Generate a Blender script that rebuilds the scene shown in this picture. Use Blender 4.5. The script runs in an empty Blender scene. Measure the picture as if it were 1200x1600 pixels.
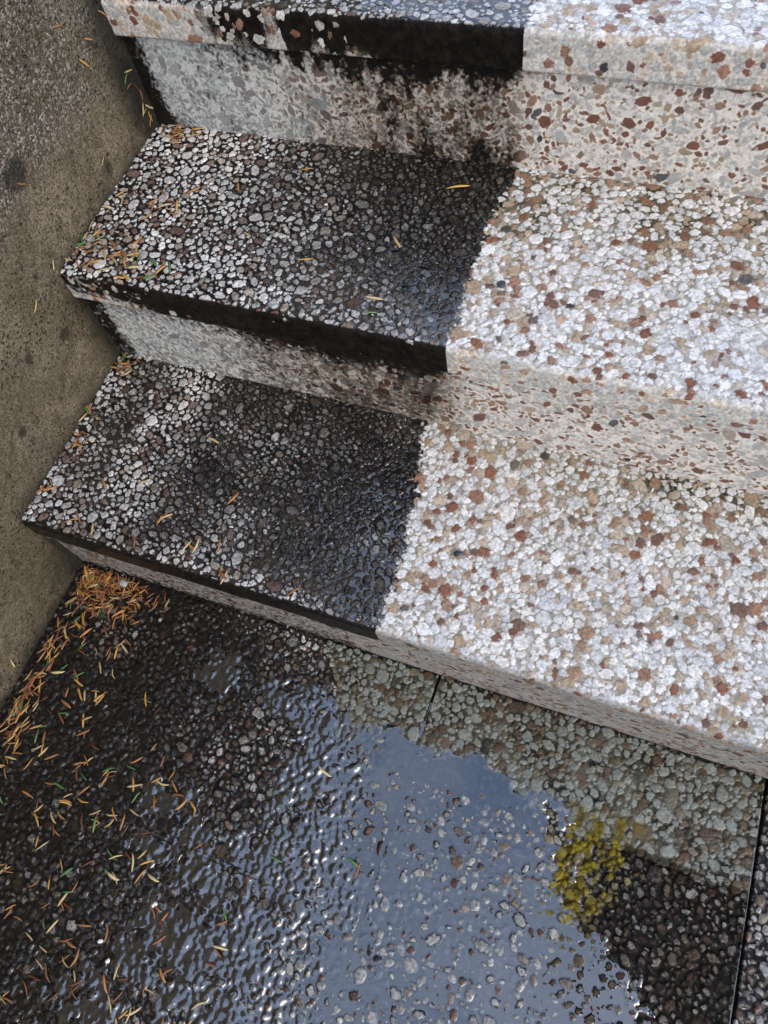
import bpy, math, random
import numpy as np

# ------------------------------------------------------------------ camera, sky, sun, exposure
SC = bpy.context.scene
COL = SC.collection
cam_data = bpy.data.cameras.new("camera")
cam = bpy.data.objects.new("camera", cam_data)
COL.objects.link(cam)
cam.location = (0.78309, -0.21312, 1.07461)
cam.rotation_euler = (0.454873, 0.143849, 0.344423)
cam_data.sensor_fit = 'VERTICAL'
cam_data.sensor_height = 36.0
cam_data.lens = 36.0 * 1171.08 / 1600.0
cam_data.clip_start = 0.02
cam_data.clip_end = 300.0
SC.camera = cam

SUN_EL, SUN_AZ = math.radians(41), math.radians(122)      # azimuth from +Y (up the stairs), clockwise
world = bpy.data.worlds.new("World")
SC.world = world
world.use_nodes = True
wn = world.node_tree.nodes
sky = wn.new('ShaderNodeTexSky')
sky.sky_type = 'NISHITA'
sky.sun_disc = False
sky.sun_elevation = SUN_EL
sky.sun_rotation = SUN_AZ
sky.dust_density = 1.3
sky.ozone_density = 1.5
wn['Background'].inputs['Strength'].default_value = 0.15
# thin broken cloud over the blue
wl_ = world.node_tree.links
wco = wn.new('ShaderNodeTexCoord')
cn = wn.new('ShaderNodeTexNoise')
cn.inputs['Scale'].default_value = 2.6
cn.inputs['Detail'].default_value = 6
wl_.new(wco.outputs['Generated'], cn.inputs['Vector'])
cr = wn.new('ShaderNodeMapRange')
wl_.new(cn.outputs['Fac'], cr.inputs['Value'])
cr.inputs['From Min'].default_value = .35
cr.inputs['From Max'].default_value = .70
cr.inputs['To Min'].default_value = .05
cr.inputs['To Max'].default_value = .50
cm = wn.new('ShaderNodeMix')
cm.data_type = 'RGBA'
wl_.new(cr.outputs['Result'], cm.inputs[0])
wl_.new(sky.outputs['Color'], cm.inputs[6])
cm.inputs[7].default_value = (5.5, 5.9, 6.8, 1)
wl_.new(cm.outputs[2], wn['Background'].inputs['Color'])

sun_data = bpy.data.lights.new("sun", 'SUN')
sun_data.energy = 0.95
sun_data.angle = math.radians(55)
sun_data.color = (1.0, 0.87, 0.69)
sun = bpy.data.objects.new("sun", sun_data)
COL.objects.link(sun)
sun.rotation_euler = (math.radians(90) - SUN_EL, 0, math.pi - SUN_AZ)

SC.view_settings.view_transform = 'Standard'
SC.view_settings.look = 'None'
SC.view_settings.gamma = 1.0
SC.view_settings.exposure = 0.88

# ------------------------------------------------------------------ measures
H1, H2, H3 = 0.1802, 0.3671, 0.5541           # tread heights
Y1, Y2, Y3 = 0.0, 0.300, 0.5945               # tread fronts
OVER, THICK = 0.011, 0.047                    # nosing overhang and slab thickness
X0, X1 = -0.02, 2.40                          # stairs from the wall to beyond the frame


def wall_x(y, z):
    return 0.0279 * z + 0.0065 * y


# ------------------------------------------------------------------ numpy helpers
def sstep(a, b, x):
    t = np.clip((x - a) / (b - a), 0.0, 1.0)
    return t * t * (3 - 2 * t)


def vnoise(x, y, scale, seed):
    rs = np.random.RandomState(seed)
    n = 256
    tab = rs.rand(n, n)
    u, v = x * scale + 71.3, y * scale + 37.7
    iu, iv = np.floor(u).astype(np.int64), np.floor(v).astype(np.int64)
    fu, fv = u - iu, v - iv
    fu = fu * fu * (3 - 2 * fu)
    fv = fv * fv * (3 - 2 * fv)
    a = tab[iu % n, iv % n]
    b = tab[(iu + 1) % n, iv % n]
    c = tab[iu % n, (iv + 1) % n]
    d = tab[(iu + 1) % n, (iv + 1) % n]
    return (a * (1 - fu) + b * fu) * (1 - fv) + (c * (1 - fu) + d * fu) * fv


def fbm(x, y, scale, seed, octs=4):
    r, amp, tot = 0.0, 1.0, 0.0
    for o in range(octs):
        r = r + amp * vnoise(x, y, scale * 2.03 ** o, seed + 17 * o)
        tot += amp
        amp *= 0.55
    return r / tot


def spread(a, b, fine_a, fine_b, fine, coarse):
    """grid coordinates: fine between fine_a and fine_b, coarse outside"""
    parts = []
    if fine_a > a:
        parts.append(np.linspace(a, fine_a, max(2, int((fine_a - a) / coarse)) + 1)[:-1])
    parts.append(np.linspace(fine_a, fine_b, int((fine_b - fine_a) / fine) + 1))
    if b > fine_b:
        parts.append(np.linspace(fine_b, b, max(2, int((b - fine_b) / coarse)) + 1)[1:])
    return np.concatenate(parts)


def throw_stones(xa, xb, ya, yb, classes, seed, pack=0.86):
    """dart throwing, big stones first: rows of (x, y, r)"""
    rnd = random.Random(seed)
    cell = 0.03
    grid = {}
    out = []
    area = (xb - xa) * (yb - ya)
    for rlo, rhi, dens, tries in classes:
        n = int(dens * area)
        placed = 0
        for _ in range(n * tries):
            if placed >= n:
                break
            r = rnd.uniform(rlo, rhi)
            x, y = rnd.uniform(xa, xb), rnd.uniform(ya, yb)
            ci, cj = int(x / cell), int(y / cell)
            ok = True
            for i in (ci - 1, ci, ci + 1):
                for j in (cj - 1, cj, cj + 1):
                    for (px, py, pr) in grid.get((i, j), ()):
                        q = pack * (r + pr)
                        if (px - x) ** 2 + (py - y) ** 2 < q * q:
                            ok = False
                            break
                    if not ok:
                        break
                if not ok:
                    break
            if ok:
                grid.setdefault((ci, cj), []).append((x, y, r))
                out.append((x, y, r))
                placed += 1
    return np.array(out)


def raster_stones(xs, ys, stones, seed, round_mix=0.52, warp=0.0013, aspect=(1.0, 1.8)):
    """nearest-stone fields over the grid: d1, d2 (normalised distances) and the stone's id"""
    rs = np.random.RandomState(seed)
    nx, ny = len(xs), len(ys)
    X, Y = np.meshgrid(xs, ys)
    WX = X + warp * 2 * (vnoise(X, Y, 330, seed + 3) - .5) + warp * (vnoise(X, Y, 900, seed + 5) - .5)
    WY = Y + warp * 2 * (vnoise(X, Y, 330, seed + 4) - .5) + warp * (vnoise(X, Y, 900, seed + 6) - .5)
    d1 = np.full((ny, nx), 3.0)
    d2 = np.full((ny, nx), 3.0)
    idm = np.full((ny, nx), -1, dtype=np.int32)
    for i, (cx, cy, r) in enumerate(stones):
        asp = rs.uniform(*aspect)
        ang = rs.uniform(0, math.pi)
        K = rs.randint(5, 8)
        a0 = rs.uniform(0, 6.283)
        th = a0 + (np.arange(K) + rs.uniform(-.28, .28, K)) * 6.283 / K
        rad = rs.uniform(.80, 1.12, K)
        w = r * asp * 1.75
        i0, i1 = np.searchsorted(xs, cx - w), np.searchsorted(xs, cx + w)
        j0, j1 = np.searchsorted(ys, cy - w), np.searchsorted(ys, cy + w)
        if i1 <= i0 or j1 <= j0:
            continue
        px = WX[j0:j1, i0:i1] - cx
        py = WY[j0:j1, i0:i1] - cy
        ca, sa = math.cos(ang), math.sin(ang)
        s = math.sqrt(asp)
        u = (px * ca + py * sa) / (r * s)
        v = (-px * sa + py * ca) * s / r
        ell = np.sqrt(u * u + v * v)
        poly = np.full(u.shape, -9.0)
        for k in range(K):
            np.maximum(poly, (u * math.cos(th[k]) + v * math.sin(th[k])) / rad[k], out=poly)
        d = round_mix * ell + (1 - round_mix) * poly
        a, b = d1[j0:j1, i0:i1], d2[j0:j1, i0:i1]
        ids = idm[j0:j1, i0:i1]
        less = d < a
        b[...] = np.where(less, a, np.minimum(b, d))
        ids[less] = i
        a[...] = np.where(less, d, a)
    return X, Y, d1, d2, idm


WHITE = [(.80, .80, .79), (.74, .74, .73), (.68, .68, .68), (.78, .76, .73), (.60, .61, .62), (.70, .71, .70)]
TAN = [(.47, .36, .26), (.40, .30, .21), (.54, .45, .36), (.46, .39, .32)]
RED = [(.26, .115, .075), (.21, .095, .065), (.32, .18, .125), (.19, .11, .085), (.35, .22, .155)]
DARK = [(.05, .055, .06), (.12, .12, .13), (.16, .13, .11)]


def stone_colours(n, seed, shares=(.70, .12, .15, .03)):
    rnd = random.Random(seed)
    out = np.zeros((n, 3))
    for i in range(n):
        t = rnd.random()
        if t < shares[0]:
            c = rnd.choice(WHITE)
        elif t < shares[0] + shares[1]:
            c = rnd.choice(TAN)
        elif t < shares[0] + shares[1] + shares[2]:
            c = rnd.choice(RED)
        else:
            c = rnd.choice(DARK)
        k = rnd.uniform(.86, 1.06)
        out[i] = [min(.84, q * k) for q in c]
    return out


CLASSES = [(.0082, .0112, 230, 6), (.0062, .0082, 1000, 6), (.0047, .0062, 3200, 7), (.0034, .0047, 6000, 8), (.0023, .0034, 11000, 7)]
CHIPS = [(.0085, .0115, 170, 6), (.0055, .0085, 900, 6), (.0038, .0055, 3300, 6), (.0026, .0038, 7600, 6),
         (.0016, .0026, 13000, 5)]


def box_blur(a, n):
    for ax in (0, 1):
        pad = [(0, 0), (0, 0)]
        pad[ax] = (n + 1, n)
        c = np.cumsum(np.pad(a, pad, mode='edge'), axis=ax)
        k = 2 * n + 1
        a = ((c[k:] - c[:-k]) if ax == 0 else (c[:, k:] - c[:, :-k])) / k
    return a


def marble(x, y, scale, seed):
    return np.clip((fbm(x, y, scale, seed, 3) - .30) / .40, 0, 1)


# ------------------------------------------------------------------ mesh from grids
def grid_mesh(name, P, material, parent=None, attrs=None):
    ny, nx = P.shape[:2]
    me = bpy.data.meshes.new(name)
    me.vertices.add(nx * ny)
    me.vertices.foreach_set('co', P.reshape(-1).astype(np.float32))
    idx = np.arange(nx * ny, dtype=np.int32).reshape(ny, nx)
    q = np.stack([idx[:-1, :-1], idx[:-1, 1:], idx[1:, 1:], idx[1:, :-1]], -1).reshape(-1)
    nf = (nx - 1) * (ny - 1)
    me.loops.add(nf * 4)
    me.loops.foreach_set('vertex_index', q)
    me.polygons.add(nf)
    me.polygons.foreach_set('loop_start', np.arange(nf, dtype=np.int32) * 4)
    me.polygons.foreach_set('use_smooth', np.ones(nf, dtype=bool))
    me.update(calc_edges=True)
    for k, arr in (attrs or {}).items():
        a = me.attributes.new(k, 'FLOAT_COLOR', 'POINT')
        c = np.ones((nx * ny, 4), dtype=np.float32)
        c[:, :arr.shape[-1]] = arr.reshape(-1, arr.shape[-1])
        a.data.foreach_set('color', c.reshape(-1))
    me.materials.append(material)
    o = bpy.data.objects.new(name, me)
    COL.objects.link(o)
    if parent:
        o.parent = parent
    return o


# ------------------------------------------------------------------ materials
def new_mat(name):
    m = bpy.data.materials.new(name)
    m.use_nodes = True
    nt = m.node_tree
    return m, nt, nt.nodes['Principled BSDF']


def N(nt, kind, **kw):
    n = nt.nodes.new(kind)
    for k, v in kw.items():
        if k in ('operation', 'data_type', 'blend_type', 'attribute_name', 'noise_dimensions', 'feature', 'distance', 'interpolation_type', 'clamp'):
            setattr(n, k, v)
        else:
            n.inputs[k].default_value = v
    return n


def noise(nt, vec, scale, detail=3, rough=.55):
    n = N(nt, 'ShaderNodeTexNoise', Scale=scale, Detail=detail, Roughness=rough)
    nt.links.new(vec, n.inputs['Vector'])
    return n.outputs['Fac']


def math_(nt, op, a, b=None, clamp=False):
    n = nt.nodes.new('ShaderNodeMath')
    n.operation = op
    n.use_clamp = clamp
    for i, s in enumerate((a, b)):
        if s is None:
            continue
        if isinstance(s, (int, float)):
            n.inputs[i].default_value = s
        else:
            nt.links.new(s, n.inputs[i])
    return n.outputs[0]


def mixc(nt, f, a, b, blend='MIX'):
    n = nt.nodes.new('ShaderNodeMix')
    n.data_type = 'RGBA'
    n.blend_type = blend
    for s, sock in ((f, n.inputs[0]), (a, n.inputs[6]), (b, n.inputs[7])):
        if isinstance(s, (int, float)):
            sock.default_value = s
        elif isinstance(s, tuple):
            sock.default_value = (*s, 1)
        else:
            nt.links.new(s, sock)
    return n.outputs[2]


def ramp(nt, f, lo, hi, a=0.0, b=1.0):
    n = nt.nodes.new('ShaderNodeMapRange')
    n.interpolation_type = 'SMOOTHSTEP'
    nt.links.new(f, n.inputs['Value'])
    n.inputs['From Min'].default_value = lo
    n.inputs['From Max'].default_value = hi
    n.inputs['To Min'].default_value = a
    n.inputs['To Max'].default_value = b
    return n.outputs['Result']


def aggregate_material(name, dry_rough=.32, film_rough=.03, grain=.34, spec=.5, bump=.35, film_ior=2.3, coat=.55, g_lo=.28, g_hi=.72):
    """stone tint from the mesh, grime / water film / algae masks broken up by noise"""
    m, nt, bs = new_mat(name)
    L = nt.links
    co = nt.nodes.new('ShaderNodeTexCoord').outputs['Object']
    tint = N(nt, 'ShaderNodeAttribute', attribute_name='tint').outputs['Color']
    mat_ = N(nt, 'ShaderNodeAttribute', attribute_name='mask')
    msk, wet = mat_.outputs['Color'], mat_.outputs['Alpha']
    sep = nt.nodes.new('ShaderNodeSeparateColor')
    L.new(msk, sep.inputs[0])
    grime, film, algae = sep.outputs[0], sep.outputs[1], sep.outputs[2]
    n1 = noise(nt, co, 420, 4, .6)
    n2 = noise(nt, co, 1500, 2, .6)
    n3 = noise(nt, co, 95, 3, .6)
    g = math_(nt, 'ADD', math_(nt, 'MULTIPLY', n1, grain), math_(nt, 'MULTIPLY', n2, grain))
    val = math_(nt, 'ADD', g, 1.0 - grain)
    grey = nt.nodes.new('ShaderNodeCombineColor')
    for i in range(3):
        L.new(val, grey.inputs[i])
    base = mixc(nt, 1.0, tint, grey.outputs[0], 'MULTIPLY')
    # algae: thin olive to yellow-green stain
    alg = mixc(nt, ramp(nt, n3, .38, .62), (.13, .14, .075), (.20, .15, .06))
    af = math_(nt, 'MULTIPLY', algae, ramp(nt, n1, .25, .65, .45, 1.0), True)
    base = mixc(nt, af, base, alg)
    # grime: near-black growth with crisp, noisy borders
    gsum = math_(nt, 'ADD', grime, math_(nt, 'MULTIPLY', math_(nt, 'SUBTRACT', n1, .5), .55))
    gsum = math_(nt, 'ADD', gsum, math_(nt, 'MULTIPLY', math_(nt, 'SUBTRACT', n2, .5), .35))
    gf = ramp(nt, gsum, g_lo, g_hi)
    gcol = mixc(nt, ramp(nt, n3, .35, .7), (.007, .0065, .006), (.016, .013, .010))
    gcol = mixc(nt, ramp(nt, noise(nt, co, 700, 2, .7), .66, .74, 0, .8), gcol, (.10, .09, .075))
    base = mixc(nt, gf, base, gcol)
    L.new(base, bs.inputs['Base Color'])
    rgh = math_(nt, 'ADD', math_(nt, 'MULTIPLY', n1, .18), dry_rough - .09)
    rmix = nt.nodes.new('ShaderNodeMix')
    L.new(ramp(nt, film, .25, .75), rmix.inputs[0])
    L.new(rgh, rmix.inputs[2])
    rmix.inputs[3].default_value = film_rough
    L.new(rmix.outputs[0], bs.inputs['Roughness'])
    L.new(ramp(nt, film, .25, .75, 1.45, film_ior), bs.inputs['IOR'])
    sp = math_(nt, 'MULTIPLY', math_(nt, 'ADD', math_(nt, 'MULTIPLY', wet, .7), .3), math_(nt, 'SUBTRACT', 1.0, math_(nt, 'MULTIPLY', gf, .75)))
    sp = math_(nt, 'MAXIMUM', math_(nt, 'MULTIPLY', sp, spec), math_(nt, 'MULTIPLY', ramp(nt, film, .25, .75), .5))
    L.new(sp, bs.inputs['Specular IOR Level'])
    L.new(math_(nt, 'MULTIPLY', wet, coat), bs.inputs['Coat Weight'])
    bs.inputs['Coat Roughness'].default_value = .04
    bs.inputs['Coat IOR'].default_value = 1.4
    b = nt.nodes.new('ShaderNodeBump')
    b.inputs['Distance'].default_value = .0012
    L.new(ramp(nt, film, .25, .75, bump, 0.0), b.inputs['Strength'])
    L.new(math_(nt, 'ADD', n1, math_(nt, 'MULTIPLY', n2, .5)), b.inputs['Height'])
    L.new(b.outputs['Normal'], bs.inputs['Normal'])
    return m


M_TREAD = aggregate_material('wet_exposed_aggregate', dry_rough=.22, bump=.14, grain=.26)
M_GROUND = aggregate_material('wet_ground_aggregate', dry_rough=.2)
M_RISER = aggregate_material('polished_terrazzo', dry_rough=.45, grain=.16, bump=.12, spec=.35, coat=.06, g_lo=.12, g_hi=.95)


# ------------------------------------------------------------------ clean / dirty border on each level
CLEAN1 = ([-.05, .002, .024, .073, .132, .207, .258, .30], [.556, .556, .559, .560, .553, .541, .533, .522])
CLEAN2 = ([.28, .298, .321, .365, .447, .525, .579, .61], [.567, .567, .568, .566, .561, .564, .570, .569])
CLEAN3 = ([.55, .66, 1.5], [.580, .578, .575])


def make_tread(name, level, ztop, yfront, depth, cl, seed, xb_fine, parent, shape):
    xs = spread(X0, X1, X0, xb_fine, .00085, .0035)
    # profile: arc length s, 0 at the top front corner
    R = .006
    s_top = spread(0, depth, 0, min(depth, shape.get('fine', depth)), .00095, .004)
    prof = [(OVER + .012, -THICK, (0, 0, -1), -THICK - OVER - .012)]
    prof += [(.004, -THICK, (0, 0, -1), -THICK - .004), (.001, -THICK + .0012, (0, -.7, -.7), -THICK)]
    for z in np.linspace(-THICK + .0035, -R, 42):
        prof.append((0.0, z, (0, -1, 0), z))
    for a in np.linspace(0, math.pi / 2, 10)[1:-1]:
        prof.append((R - R * math.cos(a), -R + R * math.sin(a), (0, -math.cos(a), math.sin(a)), -R + 2 * R * a / (math.pi / 2)))
    for t in s_top:
        if t >= R:
            prof.append((t, 0.0, (0, 0, 1), t))
    py = np.array([p[0] for p in prof])
    pz = np.array([p[1] for p in prof])
    pn = np.array([p[2] for p in prof])
    ps = np.array([p[3] for p in prof])
    stones = throw_stones(X0 - .01, X1, -THICK - .03, depth + .01, CLASSES, seed)
    X, S, d1, d2, idm = raster_stones(xs, ps, stones, seed + 1)
    Y = yfront + np.maximum(S, 0)
    cols = stone_colours(len(stones) + 1, seed + 2, shape.get('shares', (.70, .165, .13, .005)))
    rs = np.random.RandomState(seed + 9)
    amp_i = rs.uniform(.65, 1.25, len(stones) + 1)
    tiltx = rs.uniform(-.10, .10, len(stones) + 1)
    tilty = rs.uniform(-.10, .10, len(stones) + 1)
    keep_white = rs.rand(len(stones) + 1)
    t = np.clip(np.minimum(1.06 - d1, (d2 - d1) * .75), 0, 1)          # 0 at the stone's rim
    stone = sstep(.02, .22, t)
    dome = np.sqrt(np.clip(1 - (1 - np.clip(t * 1.5, 0, 1)) ** 2, 0, 1))
    top = sstep(-.001, .009, S)                                       # 0 on the polished front, 1 on the top
    front = 1 - top
    sx = np.append(stones[:, 0], 0)[idm]
    sy = np.append(stones[:, 1], 0)[idm]
    border0 = np.interp(Y, cl[0], cl[1])
    relief = 1 - .74 * sstep(-.01, .01, X - border0)
    hgt = .0024 * (relief + .12 * (1 - relief)) * dome * amp_i[idm] + relief * (tiltx[idm] * (X - sx) + tilty[idm] * (S - sy)) * stone
    hgt += .0013 * (fbm(X, S, 330, seed + 20, 3) - .5) * (.4 + stone) * (1 - .75 * sstep(-.01, .01, X - border0))
    # masks
    border = border0
    MX = .45 * X + .55 * np.where(idm >= 0, sx, X)
    wob = .010 * (fbm(X, Y, 55, seed + 30, 3) - .5) + .006 * (vnoise(X, Y, 260, seed + 31) - .5)
    dirty = sstep(.0030, -.0030, np.where(S > .004, MX, X) - border + wob * 1.5)
    big = fbm(X, Y, 11, seed + 40, 4)
    mid = fbm(X, Y, 45, seed + 41, 3)
    film_amt = shape['film'](X, Y, dirty, big, mid)                    # 0..1 how high the water stands
    level = -.0020 + .0050 * film_amt + .0005 * (mid - .5)
    k = .00075
    e = np.clip(.5 + .5 * (level - hgt) / k, 0, 1)
    surf = hgt * (1 - e) + level * e + k * e * (1 - e)
    film = sstep(.3, .9, e)
    surf = surf * top + front * .00025 * stone
    film = film * top
    # grime in the gaps of the dirty part, over everything where the growth is thick
    thick = shape['thick'](X, Y, big, mid)
    rimw = rs.uniform(.20, .55, len(stones) + 1)[idm] * dirty + .32 * (1 - dirty)
    rim = 1 - sstep(.02, rimw + .30 * thick * dirty, t)
    g_top = np.clip(rim * 1.15 + thick * (1.15 - .45 * stone) - .08 * (keep_white[idm] > .5), 0, 1)
    g_top = np.clip(g_top, 0, 1) * dirty + (1 - dirty) * np.clip(shape['clean_gap'](X, Y, big, mid) * rim, 0, 1)
    g_front = shape['front'](X, S, big, mid, keep_white[idm], stone) * dirty
    grime = np.where(top > .5, g_top, g_front)
    grime = g_top * top + g_front * front
    algae = np.clip(shape['algae'](X, Y, big, mid), 0, 1) * (1 - .6 * dirty) * top * (1.0 - .62 * stone) + .0
    # tint
    stc = cols[idm]
    gap_c = np.array([.60, .565, .51]) * np.ones(X.shape + (1,))
    fr_gap = np.array([.60, .55, .49]) * np.ones(X.shape + (1,))
    wht = (stc.min(-1) > .45)[..., None]
    # polished front: white chips sit close to the cream binder in tone
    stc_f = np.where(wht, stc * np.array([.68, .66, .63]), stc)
    edge = sstep(.01, .06, t)[..., None]
    tint_top = gap_c * (1 - edge) + stc * edge
    # thin darker rim line between clean-half stones: crease shading put into the tint
    line = (np.exp(-((t - .035) / .040) ** 2))[..., None]
    tint_top = tint_top * (1 - np.array([.62, .68, .74]) * line * np.clip(.05 + 2.0 * vnoise(X, S, 120, seed + 33)[..., None], .1, 1.3))
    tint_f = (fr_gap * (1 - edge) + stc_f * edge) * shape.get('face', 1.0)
    veins = (.90 + .2 * fbm(X, S, 380, seed + 50, 3))[..., None]
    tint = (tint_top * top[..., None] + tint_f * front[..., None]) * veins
    soil0 = np.clip(shape['soil'](X, Y, big, mid), 0, 1)
    tint *= (1 + (dirty * top * (.25 + .65 * soil0) + .42 * (1 - dirty * top))[..., None] * (marble(X, S, 400, seed + 55)[..., None] * 1.15 - .80))
    wear = shape.get('wear', 1.0)
    mute = (.45 * dirty * top)[..., None]
    tint = tint * (1 - mute) + tint.mean(-1, keepdims=True) * np.array([1.0, .97, .93]) * mute
    soil = np.clip(soil0, 0, 1) * dirty * top
    soil = np.clip(soil + dirty * top * .35 * (keep_white[idm] - .55), 0, .96)
    tint = np.clip(tint * wear, 0, .85) * (1 - soil[..., None] * np.array([.95, .96, .97]))
    P = np.zeros(X.shape + (3,))
    P[..., 0] = X
    P[..., 1] = (yfront + py)[:, None] + pn[:, 1][:, None] * surf
    P[..., 2] = (ztop + pz)[:, None] + pn[:, 2][:, None] * surf
    # the slab edge is not ruler straight
    P[..., 1] += .0012 * (vnoise(X, X * 0, 9, seed + 60) - .5) * (S < .03)
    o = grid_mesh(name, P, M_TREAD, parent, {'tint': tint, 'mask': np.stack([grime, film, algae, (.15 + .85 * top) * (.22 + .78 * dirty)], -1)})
    it = np.searchsorted(ps, R)
    return o, (xs, Y[it:, 0], P[it:, :, 2])


def bump2(x, c, w):
    return np.exp(-((x - c) / w) ** 2)


staircase = bpy.data.objects.new('staircase', None)
COL.objects.link(staircase)
staircase.location = (0, 0, 0)
staircase['label'] = 'terrazzo outdoor stairs, black with grime on the left half and scrubbed white on the right'
staircase['category'] = 'stairs'

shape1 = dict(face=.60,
    soil=lambda X, Y, b, m: .22 * sstep(.38, .55, X) + .30 + .52 * sstep(.04, .30, X + .25 * (b - .5)) * sstep(-.01, .05, Y) + .9 * (b - .5),
    film=lambda X, Y, d, b, m: np.clip(d * (.44 + .22 * sstep(.18, .45, X) * sstep(.30, .08, Y) + .25 * (b - .5) + .3 * (m - .5))
                                       + (1 - d) * (.18 + .30 * bump2(X, .90, .12) * bump2(Y, .07, .07) + .5 * (b - .5)), 0, 1),
    thick=lambda X, Y, b, m: np.clip(.62 * sstep(.05, .34, X + .22 * (b - .5)) * (.30 + .70 * sstep(.0, .11, Y)) + .55 * (b - .5), 0, .92) * sstep(.0, .012, Y) * (1 - .5 * sstep(.25, .285, Y) * sstep(.42, .5, X)),
    clean_gap=lambda X, Y, b, m: .22 + .22 * sstep(.10, .30, Y + .12 * (b - .5)) * sstep(.62, .95, X + .3 * (m - .5)) + .15 * (m - .3) + .10 * sstep(.25, .30, Y),
    algae=lambda X, Y, b, m: .10 + 1.1 * sstep(.12, .30, Y + .25 * (b - .5)) * (m - .15) * sstep(.56, .80, X) + .35 * bump2(Y, .30, .02) + .5 * sstep(.58, .75, b) * sstep(.7, .95, X),
    front=lambda X, S, b, m, kw, st: np.clip(1.05 * sstep(-.052, -.030, S + .018 * (b - .5)) + .35 * (m - .4), 0, 1),
    wear=1.0)
shape2 = dict(
    soil=lambda X, Y, b, m: .25 * sstep(.40, .56, X) + .26 + .40 * sstep(.10, .45, X + .2 * (b - .5)) * sstep(.30, .42, Y) + .22 * sstep(.25, .45, X) + .8 * (b - .5),
    film=lambda X, Y, d, b, m: np.clip(d * (.38 + .32 * sstep(.20, .44, X + .1 * (b - .5)) * sstep(.50, .36, Y + .10 * (b - .5)) + .2 * (b - .5) + .3 * (m - .5))
                                       + (1 - d) * (.22 + .30 * bump2(X, .86, .1) * bump2(Y, .36, .07) + .5 * (b - .5)), 0, 1),
    thick=lambda X, Y, b, m: np.clip(.50 * sstep(.18, .48, X + .15 * (b - .5)) * sstep(.33, .50, Y) + .45 * (b - .55) + .10, 0, .9) * sstep(.30, .315, Y),
    clean_gap=lambda X, Y, b, m: .20 + .38 * sstep(.40, .56, Y + .14 * (b - .5) + .18 * (X - .7)) * (.4 + m * .8),
    algae=lambda X, Y, b, m: .05 + 1.3 * sstep(.42, .58, Y + .15 * (b - .5) + .15 * (X - .7)) * (m - .1),
    front=lambda X, S, b, m, kw, st: np.clip((.80 + .6 * sstep(.03, .22, X) + .6 * (vnoise(X, S, 260, 34) - .5) + .5 * (m - .5)) * (1 - .55 * sstep(-.015, -.045, S) * sstep(.36, .20, X)) + .9 * (b - .5) - .55 * (kw > (.80 + .14 * sstep(.25, .45, X))) * st, 0, 1),
    wear=1.04)
shape3 = dict(
    soil=lambda X, Y, b, m: .40 + .3 * (b - .5),
    film=lambda X, Y, d, b, m: np.clip(.45 + .35 * d * sstep(.15, .3, X) + .25 * bump2(X, .85, .08) + .5 * (b - .5), 0, 1),
    thick=lambda X, Y, b, m: np.clip(.25 + .5 * (b - .5), 0, .8) * sstep(.60, .625, Y),
    clean_gap=lambda X, Y, b, m: .15 + 0 * X,
    algae=lambda X, Y, b, m: 0 * X,
    front=lambda X, S, b, m, kw, st: np.clip(sstep(.10, .20, X) * (.70 + .5 * sstep(.26, .36, X)) * (1 - .35 * sstep(-.02, -.047, S)) + 1.0 * (m - .48) - .75 * (kw > (.66 + .4 * sstep(.2, .5, X))) * st * (.45 + .9 * m), 0, 1),
    wear=1.04, fine=.11)

TREADS = []
o, f1 = make_tread('tread', 1, H1, Y1, Y2 + OVER + .012 - Y1, CLEAN1, 101, 1.04, staircase, shape1)
o['label'] = 'lowest tread'
TREADS.append(f1)
o, f2 = make_tread('tread', 2, H2, Y2, Y3 + OVER + .012 - Y2, CLEAN2, 202, .95, staircase, shape2)
o['label'] = 'middle tread with a wet film by its dirty front edge'
TREADS.append(f2)
o, f3 = make_tread('tread', 3, H3, Y3, .60, CLEAN3, 303, .87, staircase, shape3)
o['label'] = 'top tread reflecting the pale sky'
TREADS.append(f3)


def make_riser(y, za, zb, seed, xb_fine, grime_f, tint_f, parent):
    xs = spread(X0, X1, X0, xb_fine, .00085, .0035)
    zs = np.linspace(za, zb, int((zb - za) / .00105) + 1)
    st = throw_stones(X0 - .01, X1, za - .01, zb + .01, CHIPS, seed, .83)
    X, Z, d1, d2, idm = raster_stones(xs, zs, st, seed + 1, .06, .0005, (1.0, 2.3))
    cols = stone_colours(len(st) + 1, seed + 2, (.60, .14, .25, .01))
    kw = np.random.RandomState(seed + 9).rand(len(st) + 1)[idm]
    t = np.clip(np.minimum(1.0 - d1, (d2 - d1) * .75), 0, 1)
    edge = sstep(.0, .07, t)
    stc = cols[idm]
    wht = (stc.min(-1) > .45)[..., None]
    stc = np.where(wht, stc * np.array([.75, .72, .68]) * (.84 + .22 * kw[..., None]), stc * .88)
    gap = np.array([.60, .55, .49]) * np.ones(X.shape + (1,))
    line = np.exp(-((t - .03) / .03) ** 2)[..., None]
    tint = gap * (1 - edge[..., None]) + stc * edge[..., None]
    tint = tint * (1 - .16 * line * wht)
    tint *= (.80 + .24 * marble(X, Z, 300, seed + 50))[..., None] * edge[..., None] + (.88 + .2 * marble(X, Z, 500, seed + 51))[..., None] * (1 - edge[..., None])
    tint *= .95
    big = fbm(X, Z, 13, seed + 40, 4)
    mid = fbm(X, Z * .45, 60, seed + 41, 4)
    u = (Z - za) / (zb - za)
    grime = np.clip(grime_f(X, u, big, mid, kw, edge), 0, 1)
    tint = tint_f(X, u, big, mid, tint)
    P = np.zeros(X.shape + (3,))
    P[..., 0] = X
    P[..., 1] = y - .0002 * edge + .0008 * (fbm(X, Z, 6, seed + 70, 2) - .5)
    P[..., 2] = Z
    alg = .0 * X
    return grid_mesh('riser', P, M_RISER, parent, {'tint': np.clip(tint, 0, .85), 'mask': np.stack([grime, 0 * X, alg], -1)})


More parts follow.
